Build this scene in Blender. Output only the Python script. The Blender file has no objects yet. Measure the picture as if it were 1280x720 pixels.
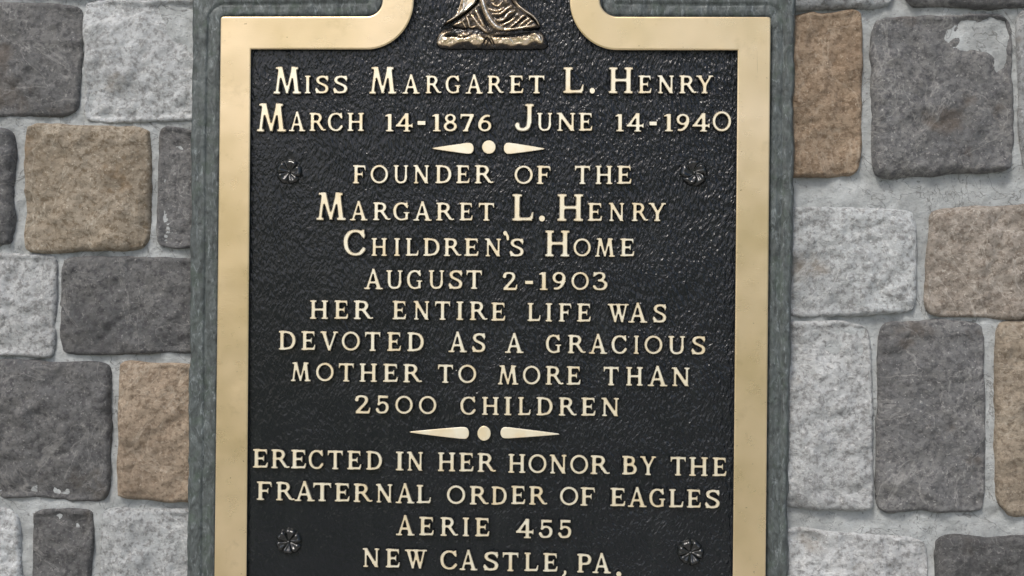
import bpy, bmesh, math, random
import numpy as np
from mathutils import Vector, Matrix
from mathutils.geometry import tessellate_polygon
random.seed(7); rng = np.random.default_rng(7)
S = bpy.context.scene
COL = S.collection

# ---------------------------------------------------------------- camera
K = 0.0008                      # metres on the plaque per photo pixel (1280 wide)
F = 1400.0                      # focal length in photo pixels
DIST = F * K
YAW, ROLL = math.radians(2.4), math.radians(0.46)
cam = bpy.data.cameras.new('camera'); camo = bpy.data.objects.new('camera', cam); COL.objects.link(camo)
cam.sensor_width = 36; cam.lens = F / 1280 * 36; cam.clip_start = 0.01; cam.clip_end = 5000
CL = Vector((DIST*math.sin(YAW), -DIST*math.cos(YAW), 0))
R = (Matrix.Rotation(YAW, 3, 'Z') @ Matrix.Rotation(math.radians(90), 3, 'X') @ Matrix.Rotation(ROLL, 3, 'Z'))
camo.matrix_world = Matrix.Translation(CL) @ R.to_4x4()
S.camera = camo
S.render.resolution_x = 1024; S.render.resolution_y = 576

# ---------------------------------------------------------------- light
W = bpy.data.worlds.new('World'); S.world = W; W.use_nodes = True
wn = W.node_tree.nodes; bg = wn['Background']
sky = wn.new('ShaderNodeTexSky'); sky.sky_type = 'NISHITA'; sky.sun_disc = False
SUN_EL, SUN_AZ = math.radians(52), math.radians(205)
sky.sun_elevation = SUN_EL; sky.sun_rotation = SUN_AZ
sky.air_density = 1.0; sky.dust_density = 4.0; sky.ozone_density = 1.0
W.node_tree.links.new(sky.outputs[0], bg.inputs[0]); bg.inputs[1].default_value = 0.12
sl = bpy.data.lights.new('sun', 'SUN'); sl.energy = 1.5; sl.angle = math.radians(10); sl.color = (1, .96, .9)
so = bpy.data.objects.new('sun', sl); COL.objects.link(so)
sd = Vector((math.sin(SUN_AZ)*math.cos(SUN_EL), math.cos(SUN_AZ)*math.cos(SUN_EL), math.sin(SUN_EL)))
so.rotation_euler = sd.to_track_quat('Z', 'Y').to_euler()
S.view_settings.view_transform = 'Standard'; S.view_settings.look = 'None'
S.view_settings.exposure = 0.42; S.view_settings.gamma = 1
S.render.engine = 'CYCLES'

# ---------------------------------------------------------------- helpers
def PW(px, py, h=0.0):
    """point of the plane h metres in front of the plaque's field that is seen at this place of the photograph"""
    d = R @ Vector(((px-640)/F, -(py-360)/F, -1.0))
    t = (-h - CL.y) / d.y
    p = CL + d*t
    return p.x, p.z

def link(name, me, mat=None, parent=None, loc=None):
    o = bpy.data.objects.new(name, me); COL.objects.link(o)
    if mat and me is not None and not me.materials: me.materials.append(mat)
    if parent: o.parent = parent
    if loc is not None: o.location = loc
    return o
def thing(name, label, cat, group=None, loc=(0, 0, 0)):
    o = bpy.data.objects.new(name, None); COL.objects.link(o); o.location = loc
    o.empty_display_size = 0.05
    o['label'] = label; o['category'] = cat
    if group: o['group'] = group
    return o
def mesh(name, vs, fs, smooth=False):
    me = bpy.data.meshes.new(name); me.from_pydata([tuple(v) for v in vs], [], [tuple(f) for f in fs]); me.update()
    if smooth: me.polygons.foreach_set('use_smooth', [True]*len(me.polygons))
    return me
def gridmesh(name, X, Y, Z, mask=None, smooth=True, flip=False):
    """quads over 2-D arrays; mask (per vertex) leaves cells out"""
    ny, nx = X.shape
    idx = np.arange(nx*ny).reshape(ny, nx)
    a, b, c, d = idx[:-1, :-1], idx[:-1, 1:], idx[1:, 1:], idx[1:, :-1]
    if mask is not None:
        k = mask[:-1, :-1] | mask[:-1, 1:] | mask[1:, 1:] | mask[1:, :-1]
        a, b, c, d = a[k], b[k], c[k], d[k]
    f = np.stack([a.ravel(), b.ravel(), c.ravel(), d.ravel()], 1)
    if flip: f = f[:, ::-1]
    used = np.unique(f); remap = -np.ones(nx*ny, int); remap[used] = np.arange(len(used))
    co = np.stack([X.ravel(), Y.ravel(), Z.ravel()], 1)[used]; f = remap[f]
    me = bpy.data.meshes.new(name)
    me.vertices.add(len(co)); me.vertices.foreach_set('co', co.ravel())
    me.loops.add(f.size); me.loops.foreach_set('vertex_index', f.ravel().astype(np.int32))
    me.polygons.add(len(f)); me.polygons.foreach_set('loop_start', np.arange(0, f.size, 4, dtype=np.int32))
    me.update(calc_edges=True); me.validate()
    if smooth: me.polygons.foreach_set('use_smooth', [True]*len(me.polygons))
    return me, used
def vnoise(X, Y, seed=0):
    """smooth value noise on arrays"""
    def h(i, j):
        n = (i.astype(np.int64)*374761393 + j.astype(np.int64)*668265263 + seed*1442695041) & 0xffffffff
        n = ((n ^ (n >> 13))*1274126177) & 0xffffffff
        return ((n ^ (n >> 16)) & 0xffff)/65535.0
    xi, yi = np.floor(X), np.floor(Y); fx, fy = X-xi, Y-yi
    fx = fx*fx*(3-2*fx); fy = fy*fy*(3-2*fy)
    return ((h(xi, yi)*(1-fx)+h(xi+1, yi)*fx)*(1-fy)+(h(xi, yi+1)*(1-fx)+h(xi+1, yi+1)*fx)*fy)*2-1
def fbm(X, Y, seed=0, octs=4, gain=.5):
    s = 0; a = 1
    for o in range(octs):
        s = s + a*vnoise(X*2**o, Y*2**o, seed+o*17); a *= gain
    return s

# ---------------------------------------------------------------- materials
class Mat:
    def __init__(s, name):
        s.m = bpy.data.materials.new(name); s.m.use_nodes = True; s.t = s.m.node_tree; s.b = s.t.nodes['Principled BSDF']
        s.co = s.t.nodes.new('ShaderNodeTexCoord').outputs['Object']
    def node(s, kind, ins={}, **kw):
        n = s.t.nodes.new(kind)
        for k, v in kw.items(): setattr(n, k, v)
        for k, v in ins.items():
            if isinstance(v, bpy.types.NodeSocket): s.t.links.new(v, n.inputs[k])
            else: n.inputs[k].default_value = v
        return n
    def set(s, **kw):
        for k, v in kw.items():
            k = k.replace('_', ' ')
            if isinstance(v, bpy.types.NodeSocket): s.t.links.new(v, s.b.inputs[k])
            else: s.b.inputs[k].default_value = v
    def mapped(s, scale=(1, 1, 1), rot=(0, 0, 0), src=None):
        return s.node('ShaderNodeMapping', {'Vector': src or s.co, 'Scale': scale, 'Rotation': rot}).outputs[0]
    def noise(s, scale, detail=3, rough=.5, vec=None, dist=0):
        return s.node('ShaderNodeTexNoise', {'Vector': vec or s.co, 'Scale': scale, 'Detail': detail, 'Roughness': rough, 'Distortion': dist}).outputs[0]
    def ramp(s, fac, stops, interp='LINEAR'):
        n = s.node('ShaderNodeValToRGB', {'Fac': fac}); r = n.color_ramp; r.interpolation = interp
        while len(r.elements) < len(stops): r.elements.new(.5)
        for e, (p, c) in zip(r.elements, stops):
            e.position = p; e.color = (*c, 1) if isinstance(c, tuple) else (c, c, c, 1)
        return n.outputs[0]
    def mix(s, fac, a, b, mode='MIX'):
        n = s.node('ShaderNodeMix', data_type='RGBA', blend_type=mode)
        for i, v in ((0, fac), (6, a), (7, b)):
            if isinstance(v, bpy.types.NodeSocket): s.t.links.new(v, n.inputs[i])
            elif i: n.inputs[i].default_value = (*v, 1)
            else: n.inputs[i].default_value = v
        return n.outputs[2]
    def math(s, op, a, b=0.0):
        n = s.node('ShaderNodeMath', operation=op)
        for i, v in ((0, a), (1, b)):
            if isinstance(v, bpy.types.NodeSocket): s.t.links.new(v, n.inputs[i])
            else: n.inputs[i].default_value = v
        return n.outputs[0]
    def bump(s, h, strength, dist, prev=None):
        ins = {'Height': h, 'Strength': strength, 'Distance': dist}
        if prev: ins['Normal'] = prev
        return s.node('ShaderNodeBump', ins).outputs[0]

def brass(name, c0, c1, rough, letters=False):
    m = Mat(name)
    m.co = m.node('ShaderNodeNewGeometry').outputs['Position']
    big = m.noise(45 if letters else 9, 3, .55); fine = m.noise(60, 4, .6)
    base = m.mix(m.ramp(big, [(.35, 0.0), (.68, 1.0)]), c0, c1)
    tar = m.ramp(m.noise(38, 5, .7), [(.58, 0.0), (.80, .12 if letters else .40)])       # faint tarnish blotches
    base = m.mix(tar, base, (.42, .33, .17))
    if not letters:
        olive = m.ramp(m.noise(5, 3, .6), [(.50, 0.0), (.78, .45)])
        base = m.mix(olive, base, (.55, .45, .22))
        scr = m.ramp(m.noise(1, 2, .5, vec=m.mapped((900, 900, 30), (0, math.radians(57), 0))), [(.73, 0.0), (.76, .5)])
        scr = m.math('MULTIPLY', scr, m.ramp(m.noise(22, 1), [(.58, 0.0), (.66, 1.0)]))
        base = m.mix(scr, base, (.35, .26, .14))
        pits = m.ramp(m.noise(230, 2, .5), [(.74, 0.0), (.78, .7)])
        base = m.mix(pits, base, (.2, .15, .08))
    m.set(Base_Color=base, Metallic=.62 if letters else .78)
    brush = m.noise(6, 3, .6, vec=m.mapped((25, 25, 420)))
    r = m.math('ADD', m.math('MULTIPLY', fine, .18), rough-.09)
    r = m.math('ADD', r, m.math('MULTIPLY', brush, .06))
    m.set(Roughness=r)
    n = m.bump(m.noise(16, 2), .25 if letters else .7, .0019)
    n = m.bump(brush, .35 if not letters else .05, .0002, n)
    m.set(Normal=n)
    return m.m
GOLD = brass('polished_bronze', (.85, .68, .445), (.67, .53, .305), .27)
LETTER = brass('polished_letter_bronze', (.98, .93, .76), (.92, .78, .53), .36, True)

def field_mat():
    m = Mat('black_leather_grain_enamel')
    warp = m.node('ShaderNodeTexNoise', {'Vector': m.co, 'Scale': 12.0, 'Detail': 2.0}).outputs['Color']
    wv = m.node('ShaderNodeVectorMath', {0: warp, 1: (.5, .5, .5)}, operation='SUBTRACT').outputs[0]
    wv = m.node('ShaderNodeVectorMath', {0: wv, 'Scale': .03}, operation='SCALE').outputs[0]
    src = m.node('ShaderNodeVectorMath', {0: m.co, 1: wv}, operation='ADD').outputs[0]
    v1 = m.mapped((1, 1, .45), (0, math.radians(-24), 0), src)
    g = m.noise(400, 1.5, .5, vec=v1, dist=.4)
    vo = m.node('ShaderNodeTexVoronoi', {'Vector': v1, 'Scale': 350.0, 'Randomness': 1.0}, feature='SMOOTH_F1').outputs['Distance']
    h = m.math('SUBTRACT', g, m.math('MULTIPLY', vo, .45))
    sx = m.node('ShaderNodeSeparateXYZ', {0: m.co})
    amp = m.math('ADD', m.math('MULTIPLY', sx.outputs[0], 1.5), m.math('MULTIPLY', sx.outputs[2], .9))
    amp = m.math('ADD', m.math('ADD', amp, .55), m.math('MULTIPLY', m.noise(9, 2), .55))
    amp = m.node('ShaderNodeClamp', {0: amp, 1: .35, 2: 1.3}).outputs[0]
    h = m.math('MULTIPLY', h, amp)      # the grain was worked in more deeply towards the upper right
    dust = m.ramp(m.noise(500, 2, .5), [(.70, 0.0), (.80, 1.0)])
    dustzone = m.ramp(m.noise(16, 2), [(.45, 0.0), (.7, .3)])
    base = m.mix(m.noise(14, 3), (.004, .0055, .008), (.009, .011, .014))
    base = m.mix(m.math('MULTIPLY', dust, dustzone), base, (.25, .25, .22))
    film = m.ramp(m.noise(1, 4, .6, vec=m.mapped((60, 60, 7))), [(.55, 0.0), (.8, .05)])      # faint dried run marks
    base = m.mix(film, base, (.16, .18, .16))
    m.set(Base_Color=base, Roughness=m.math('ADD', m.math('MULTIPLY', m.noise(18, 3), .10), .19), Specular_IOR_Level=.46)
    m.set(Normal=m.bump(m.noise(90, 2), .5, .0006, m.bump(h, 1.0, .0021)))
    return m.m
FIELD = field_mat()

def rosette_mat():
    m = Mat('dark_enamelled_bronze')
    base = m.mix(m.ramp(m.noise(150, 3), [(.4, 0.0), (.75, 1.0)]), (.004, .005, .005), (.014, .017, .016))
    m.set(Base_Color=base, Roughness=.25, Specular_IOR_Level=.85, Normal=m.bump(m.noise(300, 2), .4, .0005))
    return m.m
ROSE = rosette_mat()

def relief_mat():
    m = Mat('antiqued_shaded_bronze')
    at = m.node('ShaderNodeAttribute', attribute_name='polish_shade').outputs['Fac']
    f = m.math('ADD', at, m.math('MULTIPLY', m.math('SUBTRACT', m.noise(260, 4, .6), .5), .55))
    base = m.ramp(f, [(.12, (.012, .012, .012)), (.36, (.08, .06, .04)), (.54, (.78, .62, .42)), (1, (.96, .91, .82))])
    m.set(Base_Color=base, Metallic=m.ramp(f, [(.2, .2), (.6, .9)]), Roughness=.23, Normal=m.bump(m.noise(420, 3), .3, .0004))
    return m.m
RELIEF = relief_mat()

def patina_mat():
    m = Mat('weathered_grey_green_patina')
    st = m.noise(1, 5, .65, vec=m.mapped((130, 130, 60)), dist=1.5)
    bl = m.noise(70, 5, .65)
    base = m.mix(m.ramp(st, [(.35, 0.0), (.7, 1.0)]), (.038, .045, .045), (.118, .138, .138))
    base = m.mix(m.ramp(bl, [(.5, 0.0), (.75, .8)]), base, (.055, .080, .060))
    chalk = m.ramp(m.noise(1, 6, .75, vec=m.mapped((230, 230, 75)), dist=1.0), [(.55, 0.0), (.72, .6)])
    base = m.mix(chalk, base, (.36, .41, .43))
    m.set(Base_Color=base, Roughness=m.ramp(bl, [(.3, .38), (.7, .7)]), Metallic=.15,
          Normal=m.bump(st, .4, .0008, m.bump(m.noise(330, 4, .6), .5, .0008)))
    return m.m
PATINA = patina_mat()

def stone_mat(name, a, b, c, spk, stain=None):
    m = Mat(name)
    oi = m.node('ShaderNodeObjectInfo').outputs['Random']
    off = m.node('ShaderNodeCombineXYZ', {0: m.math('MULTIPLY', oi, 37.0), 1: 0.0, 2: m.math('MULTIPLY', oi, 11.0)}).outputs[0]
    v = m.node('ShaderNodeVectorMath', {0: m.co, 1: off}, operation='ADD').outputs[0]
    base = m.mix(m.ramp(m.noise(22, 5, .65, vec=v), [(.3, 0.0), (.7, 1.0)]), a, b)
    base = m.mix(m.ramp(m.noise(190, 4, .7, vec=v), [(.46, 0.0), (.62, 1.0)]), base, c)
    base = m.mix(m.ramp(m.noise(330, 3, .6, vec=v), [(.60, 0.0), (.70, .9)]), base, spk)
    if stain: base = m.mix(m.ramp(m.noise(14, 4, .6, vec=v), [(.60, 0.0), (.72, .6)]), base, stain)
    vein = m.ramp(m.math('ABSOLUTE', m.math('SUBTRACT', m.noise(9, 5, .6, vec=v, dist=1.2), .5)), [(.0, .55), (.012, 0.0)])
    base = m.mix(vein, base, spk)
    dirt = m.ramp(m.noise(7, 5, .7, vec=v), [(.45, 0.0), (.75, .5)])
    base = m.mix(dirt, base, tuple(x*.45 for x in c))
    hsv = m.node('ShaderNodeHueSaturation', {'Color': base, 'Saturation': m.math('ADD', m.math('MULTIPLY', m.math('FRACT', m.math('MULTIPLY', oi, 7.3)), .45), .70), 'Hue': m.math('ADD', m.math('MULTIPLY', m.math('FRACT', m.math('MULTIPLY', oi, 13.7)), .016), .494), 'Value': m.math('ADD', m.math('MULTIPLY', oi, .5), .70)}).outputs[0]
    n = m.bump(m.noise(90, 7, .75, vec=v), 1.0, .0050)
    n = m.bump(m.noise(520, 3, .7, vec=v), .7, .0009, n)
    m.set(Base_Color=hsv, Roughness=.88, Normal=n)
    return m.m
GREY = stone_mat('pale_grey_granite', (.42, .44, .45), (.57, .60, .61), (.27, .275, .275), (.68, .70, .70), (.28, .22, .15))
BROWN = stone_mat('brown_sandstone', (.30, .23, .16), (.40, .32, .23), (.20, .145, .095), (.48, .41, .32))
SLATE = stone_mat('dark_grey_fieldstone', (.13, .135, .14), (.20, .20, .195), (.09, .09, .095), (.33, .33, .32), (.17, .13, .09))
RUST = stone_mat('tan_fieldstone', (.25, .21, .165), (.33, .29, .24), (.16, .125, .09), (.45, .41, .35), (.30, .19, .11))
def mortar_mat():
    m = Mat('pale_mortar')
    base = m.mix(m.ramp(m.noise(30, 6, .7), [(.3, 0.0), (.7, 1.0)]), (.27, .285, .285), (.48, .51, .52))
    crack = m.ramp(m.math('ABSOLUTE', m.math('SUBTRACT', m.noise(16, 4, .6, dist=.8), .5)), [(.0, .8), (.006, 0.0)])
    base = m.mix(crack, base, (.12, .12, .115))
    base = m.mix(m.ramp(m.noise(300, 3), [(.60, 0.0), (.72, .8)]), base, (.2, .2, .2))
    m.set(Base_Color=base, Roughness=.93, Normal=m.bump(m.noise(600, 3, .8), .8, .0012, m.bump(m.noise(120, 6, .7), .9, .003)))
    return m.m
MORTAR = mortar_mat()

# ---------------------------------------------------------------- ground under the wall
gm = Mat('grass_ground')
gm.set(Base_Color=gm.mix(gm.noise(3, 6, .7), (.07, .10, .035), (.12, .14, .06)), Roughness=.9)
g = link('lawn', mesh('lawn', [(-400, -400, -1.45), (400, -400, -1.45), (400, 400, -1.45), (-400, 400, -1.45)], [(0, 1, 2, 3)]), gm.m)
g['kind'] = 'structure'

pm_ = Mat('pale_bounce_ground')
pm_.set(Base_Color=pm_.mix(pm_.noise(2, 5), (.32, .31, .29), (.42, .41, .38)), Roughness=.9)
p_ = link('bounce_strip', mesh('bounce_strip', [(-60, -4.2, -1.446), (60, -4.2, -1.446), (60, -.05, -1.446), (-60, -.05, -1.446)], [(0, 1, 2, 3)]), pm_.m)  # unseen pale strip, added to lighten what the bronze reflects
p_['kind'] = 'structure'

# ---------------------------------------------------------------- stone wall
wall = thing('stone_wall', 'rough rubble wall of brown and pale grey stones in pale mortar behind the plaque', 'wall', loc=(0, 0, 0)); wall['kind'] = 'thing'
WY = .016                       # mean face of the stones behind the plaque's field
def wall_core():
    bm = bmesh.new()
    bmesh.ops.create_cube(bm, size=1, matrix=Matrix.Translation((0, WY+.145, -.25)) @ Matrix.Diagonal((3.0, .27, 2.4, 1)))
    me = bpy.data.meshes.new('wall_core'); bm.to_mesh(me); bm.free(); return me
link('wall_core', wall_core(), MORTAR, wall)
mx = np.arange(-.62, .6201, .0025); mz = np.arange(-.42, .4201, .0025)
X, Z = np.meshgrid(mx, mz)
me, _ = gridmesh('mortar', X, WY+.0030+.0017*fbm(X*45, Z*45, 3, 5, .6), Z)
link('mortar', me, MORTAR, wall)

def stone(x0, x1, z0, z1, mat, fine, seed):
    w, h = x1-x0, z1-z0
    step = .0022 if fine else .03
    nx, nz = max(5, int(w/step)), max(5, int(h/step))
    u = np.linspace(-1, 1, nx); v = np.linspace(-1, 1, nz); U, V = np.meshgrid(u, v)
    # rounded, uneven outline
    cx, cz = (x0+x1)/2, (z0+z1)/2
    ang = np.arctan2(V, U); Xn = cx+U*w/2; Zn = cz+V*h/2
    wob = 1 + .020*vnoise(ang*2.2+seed, ang*0+seed, seed)+.014*vnoise(Xn*40, Zn*40, seed+3)+.010*vnoise(Xn*130, Zn*130, seed+5)
    sq = np.maximum(np.abs(U), np.abs(V))
    corner = 1-.07*(np.abs(U)*np.abs(V))**7
    Xs = cx + U*w/2*(1+(wob*corner-1)*sq); Zs = cz + V*h/2*(1+(wob*corner-1)*sq)
    cr = random.Random(seed*3+1); q = [cr.uniform(-.0045, .0045) for _ in range(8)]
    Xs = Xs + (q[0]*(1-U)*(1-V)+q[1]*(1+U)*(1-V)+q[2]*(1-U)*(1+V)+q[3]*(1+U)*(1+V))/4
    Zs = Zs + (q[4]*(1-U)*(1-V)+q[5]*(1+U)*(1-V)+q[6]*(1-U)*(1+V)+q[7]*(1+U)*(1+V))/4
    edge = np.minimum((1-np.abs(U))*w/2, (1-np.abs(V))*h/2)
    dome = .009*(1-np.exp(-edge/.0024)) + .0030*np.abs(fbm(Xs*26, Zs*26, seed+50, 3, .6)) + .0020*fbm(Xs*60, Zs*60, seed, 4, .6)*np.clip(edge/.004, .2, 1)
    planes = np.full(U.shape, 9.0); rs = random.Random(seed)
    for _ in range(7):
        a_, p_ = rs.uniform(0, 6.28), rs.uniform(.05, .9)
        planes = np.minimum(planes, p_ + rs.uniform(-.9, .9)*(math.cos(a_)*(U-rs.uniform(-.6, .6))+math.sin(a_)*(V-rs.uniform(-.6, .6))))
    dome = dome + .0075*(planes-.4)*np.clip(edge/.006, 0, 1)
    tilt = (random.uniform(-.004, .004))*U+(random.uniform(-.004, .004))*V
    Ys = WY + .0026 - dome - tilt*np.clip(edge/.01, 0, 1)
    # skirt back into the mortar
    Xp = np.pad(Xs, 1, 'edge'); Zp = np.pad(Zs, 1, 'edge'); Yp = np.pad(Ys, 1, 'edge')
    b = np.zeros_like(Yp, bool); b[0] = b[-1] = True; b[:, 0] = b[:, -1] = True
    Yp[b] = WY+.03
    me, _ = gridmesh('stone', Xp-cx, Yp, Zp-cz)
    o = link('stone', me, mat, wall, (cx, 0, cz))
    return o
# courses laid in photo pixels near the plaque, so that the joints beside its right edge fall where they do
def zpx(y): return PW(1000, y, -WY)[1]
def xpx(x): return PW(x, 360, -WY)[0]
SLABL, SLABR = 237, 990
rows_r = [(-190, 10, None), (15, 222, BROWN), (256, 392, GREY), (400, 640, GREY), (664, 830, GREY)]
right_x = [
    [(975, 1120, GREY), (1128, 1300, SLATE), (1309, 1480, RUST), (1488, 1660, GREY)],
    [(970, 1076, BROWN), (1086, 1262, SLATE), (1272, 1420, GREY), (1430, 1640, SLATE)],
    [(975, 1150, GREY), (1160, 1330, RUST), (1340, 1500, SLATE), (1510, 1650, GREY)],
    [(970, 1092, GREY), (1102, 1232, SLATE), (1242, 1450, BROWN), (1460, 1640, GREY)],
    [(975, 1165, GREY), (1175, 1345, SLATE), (1355, 1520, GREY), (1530, 1660, RUST)]]
sd_ = 1
for (y0, y1, _), row in zip(rows_r, right_x):
    for (xa, xb, mt) in row:
        stone(xpx(xa), xpx(xb), zpx(y1), zpx(y0), mt, xa < 1300 and y1 > -20, sd_); sd_ += 1
rows_l = [(-190, -8), (0, 150), (160, 318), (327, 455), (464, 640), (650, 820)]
left_x = [
    [(-380, -190, GREY), (-180, -20, SLATE), (-10, 130, GREY), (140, 260, RUST)],
    [(-390, -230, SLATE), (-220, -60, GREY), (-50, 98, SLATE), (106, 262, GREY)],
    [(-380, -160, RUST), (-150, 20, SLATE), (30, 190, RUST), (198, 262, SLATE)],
    [(-390, -200, GREY), (-190, -70, BROWN), (-60, 66, GREY), (76, 262, SLATE)],
    [(-380, -210, SLATE), (-200, -20, GREY), (-10, 142, SLATE), (151, 262, BROWN)],
    [(-390, -170, BROWN), (-160, 30, GREY), (40, 116, SLATE), (125, 262, GREY)]]
for (y0, y1), row in zip(rows_l, left_x):
    for (xa, xb, mt) in row:
        stone(xpx(xa), xpx(xb), zpx(y1), zpx(y0), mt, xb > -40 and y1 > -20, sd_); sd_ += 1
# the rest of the wall, out of the frame, laid more coarsely
def coarse(xa, xb, za, zb, n):
    global sd_
    z = za
    while z < zb-.05:
        h = min(random.uniform(.10, .17), zb-z); x = xa
        while x < xb-.04:
            w = min(random.uniform(.12, .26), xb-x)
            stone(x, x+w-.007, z, z+h-.007, random.choice([GREY, BROWN, SLATE, RUST, GREY]), False, sd_); sd_ += 1
            x += w
        z += h
coarse(-1.49, 1.49, zpx(-190)+.008, .94, 0)
coarse(-1.49, 1.49, -1.2, zpx(830)-.008, 0)
coarse(-1.49, xpx(-385), zpx(825), zpx(-190), 0)
coarse(xpx(1650), 1.49, zpx(830), zpx(-190), 0)

# ---------------------------------------------------------------- the plaque: outlines
plaque = thing('memorial_plaque', 'cast bronze memorial plaque with polished border and raised inscription on black grained field', 'plaque')
HF = .0052                      # border stands this far above the field
def arc(cx, cy, rx, ry, a0, a1, n=14):
    return [(cx+rx*math.cos(math.radians(a)), cy+ry*math.sin(math.radians(a))) for a in np.linspace(a0, a1, n)]
# photo pixels, y down; inner and outer loops with the same point count, starting at the top of the neck, going round
def line(p, q, n): return [(p[0]+(q[0]-p[0])*i/n, p[1]+(q[1]-p[1])*i/n) for i in range(n)]
BOT_I, BOT_O = 765, 806
NTOP = -250
def half(xn_i, xn_o, cxl, flat_i, flat_o, ci, co, bi, bo, ri, ro, sgn):
    """one side from the neck top down to the bottom corner"""
    inn = line((xn_i, NTOP), (xn_i, 0), 12); out = line((xn_o, NTOP), (xn_o, 0), 12)
    a0, a1 = (0, 90) if sgn < 0 else (180, 90)
    inn += arc(cxl, 0, abs(xn_i-cxl), flat_i, a0, a1, 22); out += arc(cxl, 0, abs(xn_o-cxl), flat_o, a0, a1, 22)
    inn += line((cxl, flat_i), ci, 14)[1:]; out += line((cxl, flat_o), (co[0]-sgn*ro, co[1]), 14)[1:]
    # corner
    k = 7
    inn += [ci]*k
    a0, a1 = (-90, -180) if sgn < 0 else (-90, 0)
    out += arc(co[0]-sgn*ro, co[1]+ro, ro, ro, a0, a1, k)
    inn += line(ci, bi, 24)[1:]; out += line((co[0], co[1]+ro), (bo[0], bo[1]-ro), 24)[1:]
    inn += [bi]*k
    a0, a1 = (180, 90) if sgn < 0 else (0, 90)
    out += arc(bo[0]-sgn*ro, bo[1]-ro, ro, ro, a0, a1, k)
    return inn, out
li, lo = half(517, 478, 458, 61.5, 20.3, (313.3, 61.3), (275.6, 20.6), (307.4, BOT_I), (266.8, BOT_O), 0, 3.2, -1)
ri, ro = half(712.3, 750, 772, 62.3, 20.6, (922.3, 62.5), (963.6, 21.0), (915.6, BOT_I+11), (956.2, BOT_O+12), 0, 3.2, 1)
def arch(pl, pr, top, n=30):
    c = ((pl[0]+pr[0])/2, pl[1]); rx = (pr[0]-pl[0])/2
    return [(c[0]+rx*math.cos(a), c[1]-top*math.sin(a)) for a in np.linspace(0, math.pi, n)][1:-1]
inner = li + ri[::-1] + arch((517, NTOP), (712.3, NTOP), 90)
outer = lo + ro[::-1] + arch((478, NTOP), (750, NTOP), 130)
inner = inner[:len(li)] + inner[len(li):]
assert len(inner) == len(outer)
I2 = np.array([PW(x, y, HF) for x, y in inner]); O2 = np.array([PW(x, y, HF) for x, y in outer])
def offset_dir(P):
    # outward-ish direction between loops
    return P
def frame_mesh():
    D = O2-I2; L = np.linalg.norm(D, axis=1, keepdims=True); Dn = D/L
    n = len(I2); e = K
    prof = [(-.3*e, -.0012, 0), (.0*e, HF-1.2*e*.6, 0), (.5*e, HF-.6*e, 0), (1.7*e, HF, 0)]
    rings = []
    for (o, h, _) in prof: rings.append((I2+Dn*o, h))
    rings.append((I2+Dn*2.0*e, HF))
    for t in (.25, .5, .75): rings.append((I2+D*t, HF))
    rings.append((O2-Dn*2.0*e, HF))
    for (o, h, _) in [(1.7*e, HF, 0), (.5*e, HF-.6*e, 0), (0, HF-1.0*e, 0), (-.5*e, -.004, 0)]: rings.append((O2-Dn*o, h))
    vs = [(p[0], -h, p[1]) for P, h in rings for p in P]; fs = []
    for r in range(len(rings)-1):
        for i in range(n):
            j = (i+1) % n
            fs.append((r*n+i, r*n+j, (r+1)*n+j, (r+1)*n+i))
    me = mesh('border', vs, fs, True)
    bm = bmesh.new(); bm.from_mesh(me); bmesh.ops.remove_doubles(bm, verts=bm.verts, dist=1e-6)
    bmesh.ops.recalc_face_normals(bm, faces=bm.faces)
    bm.to_mesh(me); bm.free(); me.polygons.foreach_set('use_smooth', [True]*len(me.polygons))
    return me
fb = link('border', frame_mesh(), GOLD, plaque); fb.data.materials.append(FIELD)
fb.data.polygons.foreach_set('material_index', [1 if (abs(p.normal.y) < .3 and min(-fb.data.vertices[i].co.y for i in p.vertices) < 0) else 0 for p in fb.data.polygons])

# signed distance (metres, + outside) from the gold border's outer edge, on a grid
def sdf_poly(P, X, Z):
    d = np.full(X.shape, 1e9); inside = np.zeros(X.shape, bool)
    n = len(P)
    for i in range(n):
        a, b = P[i], P[(i+1) % n]; ab = b-a; L = ab@ab
        if L < 1e-14: continue
        t = np.clip(((X-a[0])*ab[0]+(Z-a[1])*ab[1])/L, 0, 1)
        d = np.minimum(d, (X-a[0]-ab[0]*t)**2+(Z-a[1]-ab[1]*t)**2)
        c = ((a[1] > Z) != (b[1] > Z))
        xi = ab[0]*(Z-a[1])/(ab[1] if abs(ab[1]) > 1e-12 else 1e-12)+a[0]
        inside ^= (c & (X < xi))
    d = np.sqrt(d); return np.where(inside, -d, d)

# the black field, one sheet under the border, gently uneven, grain in the material
ox0, oz0 = PW(268, 815); ox1, oz1 = PW(965, -375)
gx = np.linspace(ox0+.006, ox1-.006, 300); gz = np.linspace(oz0+.006, oz1-.001, 460)
X, Z = np.meshgrid(gx, gz)
sd0 = sdf_poly(O2[::2], X, Z)
Y = .00025*fbm(X*45, Z*45, 5, 3)
me, _ = gridmesh('field', X, Y, Z, mask=sd0 < -.006)
link('background_panel', me, FIELD, plaque)

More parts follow.
